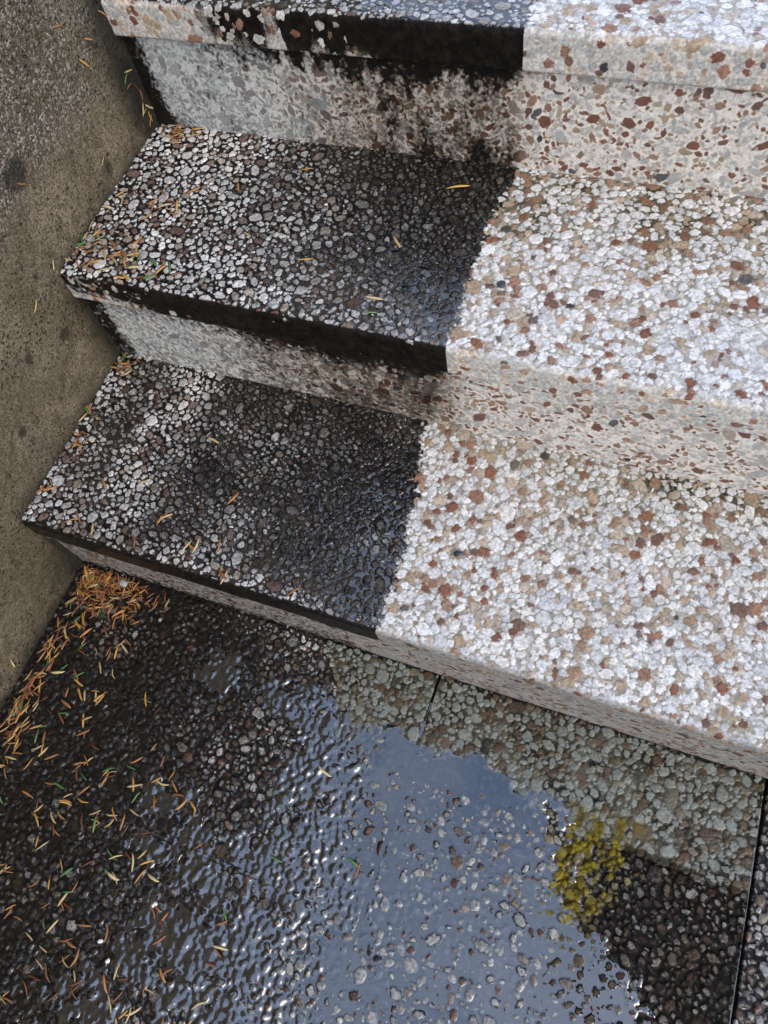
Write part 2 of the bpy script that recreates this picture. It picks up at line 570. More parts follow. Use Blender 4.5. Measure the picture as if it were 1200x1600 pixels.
def rg1(X, u, b, m, kw, e):
    d = sstep(.53, .47, X + .06 * (b - .5))
    return d * (.30 + 1.1 * (vnoise(X, u * .14, 260, 33) - .45) + .5 * sstep(.25, .0, u)) + 1.5 * sstep(.03, .0, u)


def rg2(X, u, b, m, kw, e):
    d = sstep(.575, .545, X + .02 * (m - .5) + .02 * (1 - u))
    body = sstep(.14, .36, X) * (.24 + .55 * sstep(.55, 1.0, u) + .10 * sstep(.3, .5, X)) + .12 * (.55 - e) * sstep(.1, .3, X)
    drip = 1.1 * (m - .46)
    white = .38 * (kw > .60) * e
    left = .40 * sstep(.75, 1.0, u) + .9 * sstep(.05, .025, X)
    return d * (.12 + .7 * (vnoise(X, u * .14, 330, 31) - .42) * sstep(.0, .3, .6 - X) + body + drip * (.35 + body) + left - white) + 1.5 * sstep(.030, .004, u) + .8 * sstep(.985, .997, u)


def rg3(X, u, b, m, kw, e):
    d = sstep(.585, .56, X + .03 * (m - .5))
    streak = bump2(X, .395, .022) + .8 * bump2(X, .46, .03) + .55 * bump2(X, .53, .035) + .4 * bump2(X, .34, .012)
    body = .55 * streak * (.55 + .6 * u) + .85 * sstep(.72, .98, u + .5 * (m - .5)) * sstep(.12, .26, X)
    white = .42 * (kw > .72) * e
    left = 1.0 * sstep(.055, .028, X + .02 * (m - .5)) + .45 * sstep(.10, .04, X) * sstep(.3, .05, u)
    low = .45 * sstep(.35, .55, X) * sstep(.55, .05, u)
    return d * (.12 + .7 * (vnoise(X, u * .14, 330, 32) - .42) + body + low * (.5 + m) + .9 * (m - .5) - white * (1 - sstep(.06, .03, X)) + left) + .75 * sstep(.978, .997, u + .006 * m) + 1.5 * sstep(.030, .004, u)


def rt_left(X, u, b, m, tint, amt):
    """bluish lichen bleaching near the wall, brownish soak under the grime"""
    w = (amt * sstep(.42, .10, X + .1 * (b - .5)))[..., None]
    dk = (.30 * sstep(.585, .55, X + .02 * (m - .5)))[..., None]
    wc = (tint.min(-1) > .40)[..., None]
    tint = np.where(wc, tint * 1.25, tint * (1 - 1.2 * dk))
    t = tint * (1 - w) + (tint * .40 + np.array([.22, .26, .28])) * w
    br = (sstep(.18, .40, X) * sstep(.60, .55, X) * (.35 + .9 * (m - .2)))[..., None]
    br = np.clip(br, 0, .9)
    return t * (1 - br) + t * np.array([.42, .34, .26]) * br


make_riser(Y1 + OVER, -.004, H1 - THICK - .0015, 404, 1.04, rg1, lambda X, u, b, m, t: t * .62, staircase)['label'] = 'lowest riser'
make_riser(Y2 + OVER, H1 - .004, H2 - THICK - .0015, 505, 1.0, rg2, lambda X, u, b, m, t: rt_left(X, u, b, m, t, .60), staircase)['label'] = 'middle riser'
make_riser(Y3 + OVER, H2 - .004, H3 - THICK - .0015, 606, .92, rg3, lambda X, u, b, m, t: rt_left(X, u, b, m, t, .75), staircase)['label'] = 'top riser'

# ------------------------------------------------------------------ ground: exposed aggregate paving with joints
GX = spread(-.03, 2.2, -.03, 1.12, .00105, .006)
GY = spread(-1.6, Y1 + OVER + .010, -.62, Y1 + OVER + .010, .00105, .006)
g_st = np.concatenate([throw_stones(-.04, 1.2, -.65, .03, CLASSES, 707), throw_stones(-.04, 1.2, -1.6, -.66, CLASSES[:4], 708),
                       throw_stones(1.21, 2.2, -1.6, .03, CLASSES[:4], 709)])
X, Y, d1, d2, idm = raster_stones(GX, GY, g_st, 711)
gc = stone_colours(len(g_st) + 1, 712, (.64, .13, .19, .04))
rs = np.random.RandomState(713)
amp_i = rs.uniform(.5, 1.3, len(g_st) + 1)
kw = rs.rand(len(g_st) + 1)[idm]
t = np.clip(np.minimum(1.06 - d1, (d2 - d1) * .75), 0, 1)
stone = sstep(.02, .22, t)
dome = np.sqrt(np.clip(1 - (1 - np.clip(t * 1.5, 0, 1)) ** 2, 0, 1))
big = fbm(X, Y, 9, 720, 4)
mid = fbm(X, Y, 45, 721, 3)
hgt = .0025 * (1 - .45 * sstep(.45, .55, X) * sstep(-.14, -.12, Y)) * dome * amp_i[idm] + .0010 * (fbm(X, Y, 330, 722, 3) - .5)
jw = .0011
JX1 = .624 + .0006 * (vnoise(Y, Y, 40, 5) - .5)
JX2 = 1.066 + .0006 * (vnoise(Y, Y, 40, 6) - .5)
j1 = np.abs(X - JX1)
j2 = np.abs(X - JX2)
j3 = np.where((X > .624) & (X < 1.066), np.abs(Y + .133), 9)
j4 = np.where(X < .624, np.abs(Y + .3225), 9)
joint = np.minimum(np.minimum(j1, j2), np.minimum(j3, j4))
jm = np.maximum(sstep(jw + .0012, jw, np.minimum(j1, j2)), np.where(j3 < j4, .40, .25) * sstep(jw + .0010, jw * .4, np.minimum(j3, j4)) * sstep(.30, .55, vnoise(X, Y, 30, 9)))
clean_edge = np.interp(Y, [-.22, -.168, -.127, -.094, -.035, .0, .03], [.60, .549, .515, .498, .472, .445, .43])
wob = .016 * (fbm(X, Y, 45, 730, 3) - .5)
clean = sstep(-.006, .006, X - clean_edge + wob) * sstep(-.137, -.128, Y + .5 * wob) * (X < 1.066)
clean = np.maximum(clean, sstep(.50, .60, X) * sstep(.92, .84, X + 1.2 * wob - .25 * (Y + .25)) * sstep(-.56, -.44, Y + .2 * (big - .5)) * (Y < -.12) * .45)
clean = np.maximum(clean, (X > 1.066) * .35)
dirty = 1 - clean
# gentle hollow that holds the puddle
hollow = sstep(.50, .60, X) * sstep(-.050, -.105, Y)
rim = 1 - sstep(.02, rs.uniform(.15, .7, len(g_st) + 1)[idm] + .1, t)
thick = np.clip(.55 + .9 * (big - .5) + .25 * sstep(.5, .2, X), 0, .9)
dark_reflection = sstep(.855, .90, X + .05 * (mid - .5)) * sstep(1.068, 1.060, X) * sstep(-.120, -.135, Y + .02 * (mid - .5)) * sstep(-.40, -.33, Y - .35 * (X - .95))  # dark reflection in the water, painted into the stone colour
thick = np.clip(thick + .10 * dark_reflection, 0, .96)  # growth mask raised under the painted dark reflection
thick = thick * (1 - .45 * bump2(X, .40, .1) * bump2(Y, -.005, .03))
grime = np.clip(rim * 1.1 + thick * (1.15 - .42 * stone) - .25 * (kw > .93), 0, 1) * dirty + clean * np.clip(rim * (.30 + .50 * mid), 0, 1)
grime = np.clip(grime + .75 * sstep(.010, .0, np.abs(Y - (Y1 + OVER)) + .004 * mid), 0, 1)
grime = np.maximum(grime, jm)
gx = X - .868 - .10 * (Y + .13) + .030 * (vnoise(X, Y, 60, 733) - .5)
gold_reflection = sstep(-.040, -.018, gx) * sstep(.080, .015, gx) * sstep(-.285, -.20, Y + .03 * (mid - .5)) * sstep(-.088, -.104, Y + .02 * (mid - .5))  # gold rim of the dark reflection, painted as a mottled tint
gold_reflection = np.clip(gold_reflection * (.25 + 1.5 * sstep(.40, .60, fbm(X * 1.0, Y * .55, 120, 734, 3))), 0, 1)
algae = np.clip(.42 * clean * (1.15 - .75 * stone) * sstep(-.14, -.12, Y) * (.5 + mid), 0, 1)
grime = grime * (1 - .75 * gold_reflection)
level = -.0024 + .0046 * np.clip(dirty * (.52 + .16 * sstep(.15, .45, X) + .5 * (big - .5)) + clean * .12, 0, 1) + .0005 * (mid - .5)
kk = .0009
e = np.clip(.5 + .5 * (level - hgt) / kk, 0, 1)
surf = hgt * (1 - e) + level * e + kk * e * (1 - e)
film = sstep(.3, .9, e) * (1 - jm)
wetb = sstep(.30, .8, dirty) * (1 - dark_reflection)
surf = surf * (1 - wetb) + (box_blur(box_blur(surf, 1), 1) * 1.1) * wetb
surf = surf * (1 - jm) - .006 * jm - .0016 * hollow
stc = gc[idm]
edge = sstep(.02, .10, t)[..., None]
tint = np.array([.50, .47, .42]) * (1 - edge) + stc * edge
line = np.exp(-((t - .05) / .05) ** 2)[..., None]
tint *= (1 - .45 * line) * (.88 + .24 * fbm(X, Y, 380, 750, 3))[..., None]
soil = np.clip(.88 + .3 * (big - .5) + .4 * (np.random.RandomState(715).rand(len(g_st) + 1)[idm] - .6) - .35 * bump2(X, .40, .1) * bump2(Y, -.005, .03), 0, .97) * dirty
soil = np.clip(np.where(dark_reflection > .3, .84 + .22 * (np.random.RandomState(717).rand(len(g_st) + 1)[idm] - .5), soil), 0, .97)  # tint darkened further for the painted reflection
tint = tint * (1 - soil[..., None] * np.array([.94, .97, 1.0]))
tint *= 1 + (.35 + .5 * dirty)[..., None] * (marble(X, Y, 400, 755)[..., None] * 1.15 - .80)
soak = (clean * .85)[..., None]
tint = tint * (1 - soak) + tint * np.array([.150, .180, .160]) * soak
gcol = np.array([.145, .110, .010]) * np.ones(X.shape + (1,)) * (.25 + 1.1 * vnoise(X, Y, 130, 761)[..., None]) * (.35 + .9 * stone[..., None])  # colour of the painted gold reflection
tint = tint * (1 - gold_reflection[..., None]) + gcol * gold_reflection[..., None]
wet = (1 - .5 * clean) - .88 * np.clip(np.maximum(dark_reflection, gold_reflection), 0, 1) - .25 * sstep(.45, .65, big) * (X < .42)  # less gloss where the dark and gold reflection is painted
film = film * (1 - np.clip(dark_reflection * 1.2, 0, 1))
P = np.stack([X, Y, surf], -1)
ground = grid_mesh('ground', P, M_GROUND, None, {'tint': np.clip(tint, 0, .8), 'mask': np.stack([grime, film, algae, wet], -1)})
ground['kind'] = 'structure'
GROUND_F = (GX, GY, P[..., 2])

# puddle: a thin sheet of water whose shore is where the aggregate rises out of it
m, nt, bs = new_mat('clear_water')
nt.nodes.remove(bs)
tr = N(nt, 'ShaderNodeBsdfTransparent')
tr.inputs[0].default_value = (.93, .95, .97, 1)
gl = N(nt, 'ShaderNodeBsdfGlossy', Roughness=.01)
gl.inputs[0].default_value = (1, 1, 1, 1)
fr = N(nt, 'ShaderNodeFresnel', IOR=2.85)
mx = nt.nodes.new('ShaderNodeMixShader')
nt.links.new(fr.outputs[0], mx.inputs[0])
nt.links.new(tr.outputs[0], mx.inputs[1])
nt.links.new(gl.outputs[0], mx.inputs[2])
nt.links.new(mx.outputs[0], nt.nodes['Material Output'].inputs['Surface'])
M_WATER = m
ix = (GX > .15) & (GX < 1.066)
iy = (GY > -.75) & (GY < -.03)
PX, PY = X[np.ix_(iy, ix)], Y[np.ix_(iy, ix)]
ph = P[..., 2][np.ix_(iy, ix)]
pb, pm = big[np.ix_(iy, ix)], mid[np.ix_(iy, ix)]
shore_r = np.interp(PY, [-.75, -.45, -.297, -.269, -.243, -.221, -.166, -.10, -.085], [1.10, 1.06, .997, .963, .92, .865, .845, .845, .83])  # right shore follows the edge of the painted dark reflection
nr = vnoise(PX, PY, 75, 811) + .6 * vnoise(PX, PY, 170, 812)
ins_r = shore_r - PX + .060 * (nr - .8)
ins_t = np.interp(PX, [.0, .15, .30, .46, .52, .57, .65, .72, .80, .83, .9], [-.10, -.09, -.05, -.045, -.070, -.074, -.068, -.073, -.092, -.105, -.12]) - PY + .050 * (pm - .5) + .03 * (pb - .5)
ins_l = PX - .36 + .45 * (pb - .5) + .22 * (pm - .5)
deep = sstep(.46, .60, PX + .08 * (pm - .5) + .10 * (pb - .5))
film_z = box_blur(box_blur(ph, 1), 1) + .00022 + .0011 * (fbm(PX, PY, 28, 821, 3) - .53) - .00050 * sstep(.54, .72, PX + .16 * (pb - .5))
pool_z = -.0022 + .0025 * deep + .0004 * (pb - .5)
km = .0010
ee = np.clip(.5 + .5 * (pool_z - film_z) / km, 0, 1)
wl = film_z * (1 - ee) + pool_z * ee + km * ee * (1 - ee)
wl += .00010 * (vnoise(PX * .6 + PY * .5, PY, 85, 801) - .5)
inside = np.minimum(np.minimum(np.minimum(ins_t, ins_r), ins_l), PY + .68 + .10 * (pb - .5))
wl -= .0058 * (1 - sstep(-.030, .022, inside))
wp = np.stack([PX, PY, wl], -1)
puddle = grid_mesh('puddle', wp, M_WATER)
puddle['kind'] = 'structure'

# far ground beyond the modelled paving
def plain_sheet():
    xs = np.linspace(-40, 40, 41)
    XX, YY = np.meshgrid(xs, xs)
    return np.stack([XX, YY, XX * 0 - .035], -1)


m, nt, bs = new_mat('damp_earth')
co = nt.nodes.new('ShaderNodeTexCoord').outputs['Object']
nt.links.new(mixc(nt, ramp(nt, noise(nt, co, 14, 6), .3, .7), (.03, .026, .02), (.07, .062, .05)), bs.inputs['Base Color'])
bs.inputs['Roughness'].default_value = .8
earth = grid_mesh('terrain', plain_sheet(), m)
earth['kind'] = 'structure'

# ------------------------------------------------------------------ concrete wall on the left
m, nt, bs = new_mat('damp_concrete')
L = nt.links
co = nt.nodes.new('ShaderNodeTexCoord').outputs['Object']
msk = N(nt, 'ShaderNodeAttribute', attribute_name='mask').outputs['Color']
sep = nt.nodes.new('ShaderNodeSeparateColor')
L.new(msk, sep.inputs[0])
nA = noise(nt, co, 9, 5, .6)
nB = noise(nt, co, 210, 5, .75)
nC = noise(nt, co, 430, 4, .75)
nD = noise(nt, co, 42, 4, .65)
base = mixc(nt, ramp(nt, nA, .35, .68), (.205, .160, .098), (.350, .282, .188))
base = mixc(nt, ramp(nt, nB, .49, .38, 0, .80), base, (.05, .04, .026))
base = mixc(nt, ramp(nt, nC, .50, .66, 0, .75), base, (.34, .29, .20))
base = mixc(nt, ramp(nt, nC, .50, .40, 0, .92), base, (.035, .027, .018))
base = mixc(nt, ramp(nt, nD, .52, .36, 0, .50), base, (.055, .043, .026))
# sandy spalled patch: pale grains among dark ones
vor = N(nt, 'ShaderNodeTexVoronoi', Scale=330)
L.new(co, vor.inputs['Vector'])
vs = nt.nodes.new('ShaderNodeSeparateColor')
L.new(vor.outputs['Color'], vs.inputs[0])
grains = mixc(nt, ramp(nt, vs.outputs[0], .45, .95), (.085, .065, .050), (.46, .43, .38))
base = mixc(nt, math_(nt, 'MULTIPLY', sep.outputs[1], ramp(nt, nB, .35, .6), True), base, grains)
# pits
vp = N(nt, 'ShaderNodeTexVoronoi', Scale=150)
L.new(co, vp.inputs['Vector'])
vq = nt.nodes.new('ShaderNodeSeparateColor')
L.new(vp.outputs['Color'], vq.inputs[0])
pit = math_(nt, 'MULTIPLY', ramp(nt, vp.outputs['Distance'], .34, .18), ramp(nt, vq.outputs[0], .58, .64), True)
base = mixc(nt, math_(nt, 'MULTIPLY', pit, .8), base, (.022, .018, .014))
base = mixc(nt, math_(nt, 'MULTIPLY', sep.outputs[2], ramp(nt, nD, .40, .62), True), base, (.085, .072, .030))
gs = math_(nt, 'ADD', sep.outputs[0], math_(nt, 'MULTIPLY', math_(nt, 'SUBTRACT', nD, .5), .55))
gs = math_(nt, 'ADD', gs, math_(nt, 'MULTIPLY', math_(nt, 'SUBTRACT', nB, .5), .35))
base = mixc(nt, ramp(nt, gs, .25, .95, 0, .96), base, mixc(nt, ramp(nt, nD, .4, .65), (.010, .009, .007), (.026, .026, .014)))
L.new(base, bs.inputs['Base Color'])
bs.inputs['Roughness'].default_value = .62
bs.inputs['Specular IOR Level'].default_value = .35
b = nt.nodes.new('ShaderNodeBump')
b.inputs['Distance'].default_value = .0035
b.inputs['Strength'].default_value = 1.0
hsum = math_(nt, 'ADD', math_(nt, 'ADD', nC, math_(nt, 'MULTIPLY', nB, .9)), math_(nt, 'MULTIPLY', pit, -1.6))
hsum = math_(nt, 'ADD', hsum, math_(nt, 'MULTIPLY', math_(nt, 'MULTIPLY', vor.outputs['Distance'], sep.outputs[1]), -1.2))
L.new(hsum, b.inputs['Height'])
L.new(b.outputs['Normal'], bs.inputs['Normal'])
M_WALL = m

ys = spread(-1.5, 1.3, -.30, .75, .0028, .012)
zs = spread(-.03, 1.50, -.03, .75, .0028, .012)
WYg, WZg = np.meshgrid(ys, zs)
wb = fbm(WYg, WZg, 8, 900, 4)
wm = fbm(WYg, WZg, 40, 901, 3)
WXg = wall_x(WYg, WZg) + .0040 * (fbm(WYg, WZg, 5, 902, 3) - .5) + .0012 * (wm - .5)
rough_zone = sstep(.44, .52, WZg + .10 * (wb - .5) + .05 * (.45 - WYg)) * sstep(.62, .50, WYg + .15 * (wm - .5))
pitn = fbm(WYg, WZg, 110, 905, 2)
WXg -= .0028 * sstep(.70, .82, pitn) - .0010 * (fbm(WYg, WZg, 150, 906, 2) - .5)
WXg += rough_zone * (.0035 * (fbm(WYg, WZg, 190, 903, 2) - .45) - .001)
# scored line across the plaster
sc = np.abs((WZg - .305) - .62 * (WYg - .12) + .003 * (wm - .5))
WXg += .0012 * sstep(.0028, .001, sc) * (WYg > .0) * (WYg < .21)
floor_z = np.where(WYg < 0, 0, np.where(WYg < Y2, H1, np.where(WYg < Y3, H2, H3)))
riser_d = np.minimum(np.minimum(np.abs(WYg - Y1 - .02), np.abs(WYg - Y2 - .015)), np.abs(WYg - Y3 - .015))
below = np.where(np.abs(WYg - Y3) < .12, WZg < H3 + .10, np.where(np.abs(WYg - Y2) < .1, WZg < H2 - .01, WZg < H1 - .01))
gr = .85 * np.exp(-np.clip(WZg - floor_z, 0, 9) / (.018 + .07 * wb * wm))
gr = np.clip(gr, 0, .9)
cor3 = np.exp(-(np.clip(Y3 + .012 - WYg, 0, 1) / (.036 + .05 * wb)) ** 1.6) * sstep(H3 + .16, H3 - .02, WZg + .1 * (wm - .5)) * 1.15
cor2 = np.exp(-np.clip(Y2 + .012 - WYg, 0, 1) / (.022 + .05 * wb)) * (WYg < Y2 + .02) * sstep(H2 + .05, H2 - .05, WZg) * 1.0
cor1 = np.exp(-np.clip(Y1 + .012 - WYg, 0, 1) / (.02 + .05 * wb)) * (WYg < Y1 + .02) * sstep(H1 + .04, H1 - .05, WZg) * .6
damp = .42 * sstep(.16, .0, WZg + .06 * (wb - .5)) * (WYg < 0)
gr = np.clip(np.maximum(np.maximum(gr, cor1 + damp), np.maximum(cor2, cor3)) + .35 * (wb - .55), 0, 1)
for (cy, cz, rr) in ((.33, .505, .022), (.267, .397, .007), (.60, .46, .02), (.25, .30, .012), (.47, .40, .016), (.18, .33, .010), (.1, .27, .008)):
    gr = np.maximum(gr, .75 * sstep(1.5, .5, np.hypot(WYg - cy, WZg - cz) / rr + 1.2 * (wm - .5)))
oliv = .55 * sstep(.45, .65, wb)
face = np.stack([WXg, WYg, WZg], -1)[:, ::-1]
attr = np.stack([gr, rough_zone, oliv], -1)[:, ::-1]


def concrete_wall():
    # front face grid continued over the top and down the back: one closed mesh
    ny = face.shape[1]
    topz = zs[-1]
    rows = [face]
    atts = [attr]
    r = face[-1:].copy()
    for dx, dz in ((-.010, .006), (-.05, .008), (-.15, .008), (-.195, .004), (-.200, -.01), (-.200, -.6), (-.200, -1.53)):
        q = r.copy()
        q[..., 0] += dx
        q[..., 2] = topz + dz
        rows.append(q)
        a = attr[-1:].copy() * 0
        atts.append(a)
    return grid_mesh('concrete_wall', np.concatenate(rows), M_WALL, None, {'mask': np.concatenate(atts)})


wall = concrete_wall()
wall['label'] = 'rough grey brown concrete wall running up the left side of the stairs'
wall['category'] = 'wall'
WALL_F = (ys, zs, WXg)

# ------------------------------------------------------------------ fallen needles
def height_at(field, x, y):
    ax, ay, Z = field
    i = min(max(int(np.searchsorted(ax, x)), 0), len(ax) - 1)
    j = min(max(int(np.searchsorted(ay, y)), 0), len(ay) - 1)
    return float(Z[j, i])


def needle_material(name, ca, cb, rough=.32):
    m, nt, bs = new_mat(name)
    co = nt.nodes.new('ShaderNodeTexCoord').outputs['Object']
    info = nt.nodes.new('ShaderNodeObjectInfo').outputs['Random']
    f = ramp(nt, math_(nt, 'ADD', noise(nt, co, 160, 3), math_(nt, 'MULTIPLY', math_(nt, 'SUBTRACT', info, .5), .5)), .25, .75)
    nt.links.new(mixc(nt, f, ca, cb), bs.inputs['Base Color'])
    bs.inputs['Roughness'].default_value = rough
    return m


N_MAT = {
    'orange brown': needle_material('orange_brown_needle', (.25, .105, .036), (.42, .21, .075)),
    'dark brown': needle_material('dark_brown_needle', (.11, .040, .018), (.24, .09, .035)),
    'straw': needle_material('straw_needle', (.40, .29, .13), (.58, .46, .25)),
    'amber yellow': needle_material('amber_needle', (.42, .22, .045), (.56, .34, .09)),
    'green': needle_material('green_needle', (.045, .12, .035), (.13, .24, .08)),
}


def needle_points(length, width, bend, twist, seed):
    """flat lens-shaped blade with a mid ridge, pointed tip and short stalk, along +X"""
    rnd = random.Random(seed)
    n = 9
    v, f = [], []
    for i in range(n):
        t = i / (n - 1)
        x = (t - .5) * length
        w = width * .70 * (max(.05, math.sin(math.pi * min(1, t * .93 + .05)) ** .55) if 0 < i < n - 1 else .16)
        y = bend * length * ((2 * t - 1) ** 2 - .5) + rnd.uniform(-.01, .01) * length
        z = twist * length * math.sin(math.pi * t) * .5
        tw = twist * 2.2 * (t - .5)
        c, s = math.cos(tw), math.sin(tw)
        for (oy, oz) in ((-w, 0), (0, w * .42), (w, 0), (0, -w * .30)):
            v.append((x, y + oy * c - oz * s, z + oy * s + oz * c))
    for i in range(n - 1):
        for k in range(4):
            a, b2 = i * 4 + k, i * 4 + (k + 1) % 4
            f.append((a, b2, b2 + 4, a + 4))
    f.append((3, 2, 1, 0))
    e = (n - 1) * 4
    f.append((e, e + 1, e + 2, e + 3))
    return v, f


VARIANTS = [needle_points(1.0, .125, .00, .05, 1), needle_points(1.0, .11, .05, .08, 2), needle_points(1.0, .12, -.03, -.06, 3),
            needle_points(1.0, .10, .10, .10, 4), needle_points(1.0, .14, .03, .12, 5), needle_points(1.0, .115, -.08, .05, 6)]
PROTO = {}
for cname, mat in N_MAT.items():
    for vi, (v, f) in enumerate(VARIANTS):
        me = bpy.data.meshes.new('fallen_needle')
        me.from_pydata(v, [], f)
        me.polygons.foreach_set('use_smooth', [True] * len(f))
        me.materials.append(mat)
        PROTO[(cname, vi)] = me

from mathutils import Matrix, Vector, Euler
CAM_LOC = Vector(cam.location)


class Needle:
    pass


needles = []
WORDS = {'orange brown': 'orange brown', 'dark brown': 'dark brown', 'straw': 'pale straw coloured', 'amber yellow': 'amber yellow', 'green': 'green'}


def lay(x, y, field, place, colour, rnd, lift=0.0, length=None, ang=None, label=None, vi=None):
    n = Needle()
    n.len = (length or rnd.uniform(.012, .0205)) * 1.22
    n.ang = rnd.uniform(0, 6.283) if ang is None else ang
    dx, dy = math.cos(n.ang) * n.len * .38, math.sin(n.ang) * n.len * .38
    ts = (-1, -.5, 0, .5, 1)
    hs = [height_at(field, x + dx * t, y + dy * t) for t in ts]
    slope = (hs[-1] - hs[0]) / (n.len * .76)
    slope = max(-.35, min(.35, slope + rnd.uniform(-.06, .06)))
    mid = max(h - slope * t * n.len * .38 for h, t in zip(hs, ts))
    n.M = Matrix.Translation((x, y, mid + .0007 + lift)) @ Matrix.Rotation(n.ang, 4, 'Z') @ Matrix.Rotation(-math.atan(slope), 4, 'Y') \
        @ Matrix.Rotation(rnd.uniform(-.5, .5), 4, 'X') @ Matrix.Diagonal((n.len, n.len * rnd.uniform(.8, 1.2), n.len, 1))
    n.colour, n.place, n.label = colour, place, label
    n.vi = rnd.randrange(len(VARIANTS)) if vi is None else vi
    n.size = n.len / (Vector((x, y, mid)) - CAM_LOC).length
    n.score = n.size - (.5 if lift < .0008 and place == 'in the heap in the corner under the lowest step' else 0)
    needles.append(n)
    return n


def stick(y, z, place, colour, rnd, length=None, ang=None, label=None):
    """a needle clinging to the wall face"""
    n = Needle()
    n.len = length or rnd.uniform(.012, .019)
    n.ang = rnd.uniform(0, 3.14) if ang is None else ang
    wx = height_at(WALL_F, y, z)
    wx = max(wx, height_at(WALL_F, y + .006 * math.cos(n.ang), z + .006 * math.sin(n.ang)), height_at(WALL_F, y - .006 * math.cos(n.ang), z - .006 * math.sin(n.ang)))
    R = Matrix(((0, 0, 1, 0), (1, 0, 0, 0), (0, 1, 0, 0), (0, 0, 0, 1)))
    n.M = Matrix.Translation((wx + .0008, y, z)) @ R @ Matrix.Rotation(n.ang, 4, 'Z') @ Matrix.Diagonal((n.len, n.len, n.len, 1))
    n.colour, n.place, n.label = colour, place, label
    n.vi = rnd.randrange(3)
    n.size = n.len / (Vector((wx, y, z)) - CAM_LOC).length
    n.score = n.size
    needles.append(n)


rnd = random.Random(42)


def pick(rnd, w):
    t = rnd.random() * sum(w)
    for k, q in zip(WORDS, w):
        t -= q
        if t <= 0:
            return k
    return 'straw'


MIX = (.38, .22, .22, .10, .10)
HEAP = (.55, .28, .09, .07, .03)
# heap in the corner under the lowest step
for i in range(250):
    u = abs(rnd.gauss(0, .5))
    x = .018 + abs(rnd.gauss(0, .062))
    y = .002 - abs(rnd.gauss(0, .034)) - .10 * max(0, .03 - x)
    if x > .19:
        continue
    depth = math.exp(-(x / .085) ** 2 - (y / .04) ** 2)
    lay(x, min(y, .004), GROUND_F, 'in the heap in the corner under the lowest step', pick(rnd, HEAP), rnd, lift=rnd.random() * .006 * depth)
# along the foot of the wall
for i in range(110):
    y = -rnd.uniform(.03, .33)
    x = .012 + abs(rnd.gauss(0, .020))
    lay(x, y, GROUND_F, 'along the foot of the wall on the dark ground', pick(rnd, HEAP if rnd.random() < .6 else MIX), rnd, lift=rnd.random() * .002,
        ang=rnd.gauss(math.pi / 2, .6))
# scattered over the dark ground
k = 0
while k < 340:
    x, y = rnd.uniform(.02, .62), rnd.uniform(-.60, -.03)
    lim = np.interp(y, [-.6, -.48, -.42, -.29, -.22, -.08, -.03], [.56, .52, .49, .38, .28, .18, .2])
    p = 1.0 if x < lim - .10 else (.55 if x < lim else .03)
    if rnd.random() > p:
        continue
    cl = vnoise(np.array(x), np.array(y), 22, 77)
    if cl < .30 and rnd.random() < .6:
        continue
    lay(x, y, GROUND_F, 'scattered over the dark wet ground', pick(rnd, MIX), rnd)
    k += 1
    if rnd.random() < .30:
        lay(x + rnd.gauss(0, .006), y + rnd.gauss(0, .006), GROUND_F, 'scattered over the dark wet ground', pick(rnd, MIX), rnd, lift=.0012)
        k += 1
# lowest tread: a few by the wall, strays along the front edge
for (x, y, s, n) in ((.030, .292, .014, 16), (.018, .195, .008, 6), (.022, .150, .009, 8), (.012, .055, .008, 4)):
    for i in range(n):
        lay(max(wall_x(y, H1) + .004, x + rnd.gauss(0, s)), min(.303, y + rnd.gauss(0, s)), TREADS[0], 'on the lowest tread beside the wall', pick(rnd, (.42, .18, .22, .08, .10)), rnd, lift=rnd.random() * .003)
for (x, y) in ((.213, .065), (.218, .068), (.211, .060), (.274, .037), (.268, .034), (.280, .040), (.334, .012), (.330, .016), (.338, .009), (.09, .03), (.08, .022), (.12, .02), (.311, .05), (.437, .018), (.231, .199), (.16, .11), (.30, .12), (.10, .09), (.19, .02)):
    lay(x, y, TREADS[0], 'on the front half of the lowest tread', pick(rnd, MIX), rnd)
# middle tread
for (x, y, s, n) in ((.095, .340, .028, 30), (.045, .345, .020, 16), (.045, .37, .015, 6), (.10, .445, .016, 9), (.155, .322, .02, 7), (.055, .588, .014, 20), (.04, .45, .02, 4)):
    for i in range(n):
        place = 'in the clump at the wall end of the middle tread' if y < .4 else 'on the back of the middle tread near the wall'
        lay(max(wall_x(y, H2) + .004, x + rnd.gauss(0, s)), min(.600, max(.306, y + rnd.gauss(0, s * .7))), TREADS[1], place, pick(rnd, (.36, .12, .26, .16, .10)), rnd, lift=rnd.random() * .003)
for (x, y, c, a, ln, lab) in (
        (.504, .553, 'amber yellow', .35, .027, 'broad amber leaf lying alone near the top riser on the middle tread'),
        (.455, .447, 'straw', -.8, .019, 'pale straw needle in the middle of the dark half of the middle tread'),
        (.458, .353, 'straw', .05, .020, 'pale straw needle on wet film near the front edge of the middle tread'),
        (.462, .331, 'green', .2, .016, 'short green needle near the front edge on the wet film of the middle tread'),
        (.348, .394, 'amber yellow', .25, .018, 'amber needle on the dark pebbles left of the wet film on the middle tread'),
        (.285, .551, 'amber yellow', .3, .016, 'small amber needle under the top riser on the middle tread'),
        (.138, .482, 'orange brown', .7, .018, 'orange needle alone on the back left pebbles of the middle tread'),
        (.25, .42, 'straw', -.5, .015, 'small straw needle among white pebbles on the left of the middle tread'),
        (.31, .315, 'green', -.6, .013, 'dark green needle on the grimy front edge of the middle tread'),
        (.20, .50, 'orange brown', -1.1, .015, 'orange brown needle lying across pebbles at the back of the middle tread')):
    lay(x, y, TREADS[1], 'single', c, rnd, length=ln, ang=a, label=lab, vi=4 if ln > .025 else 0)
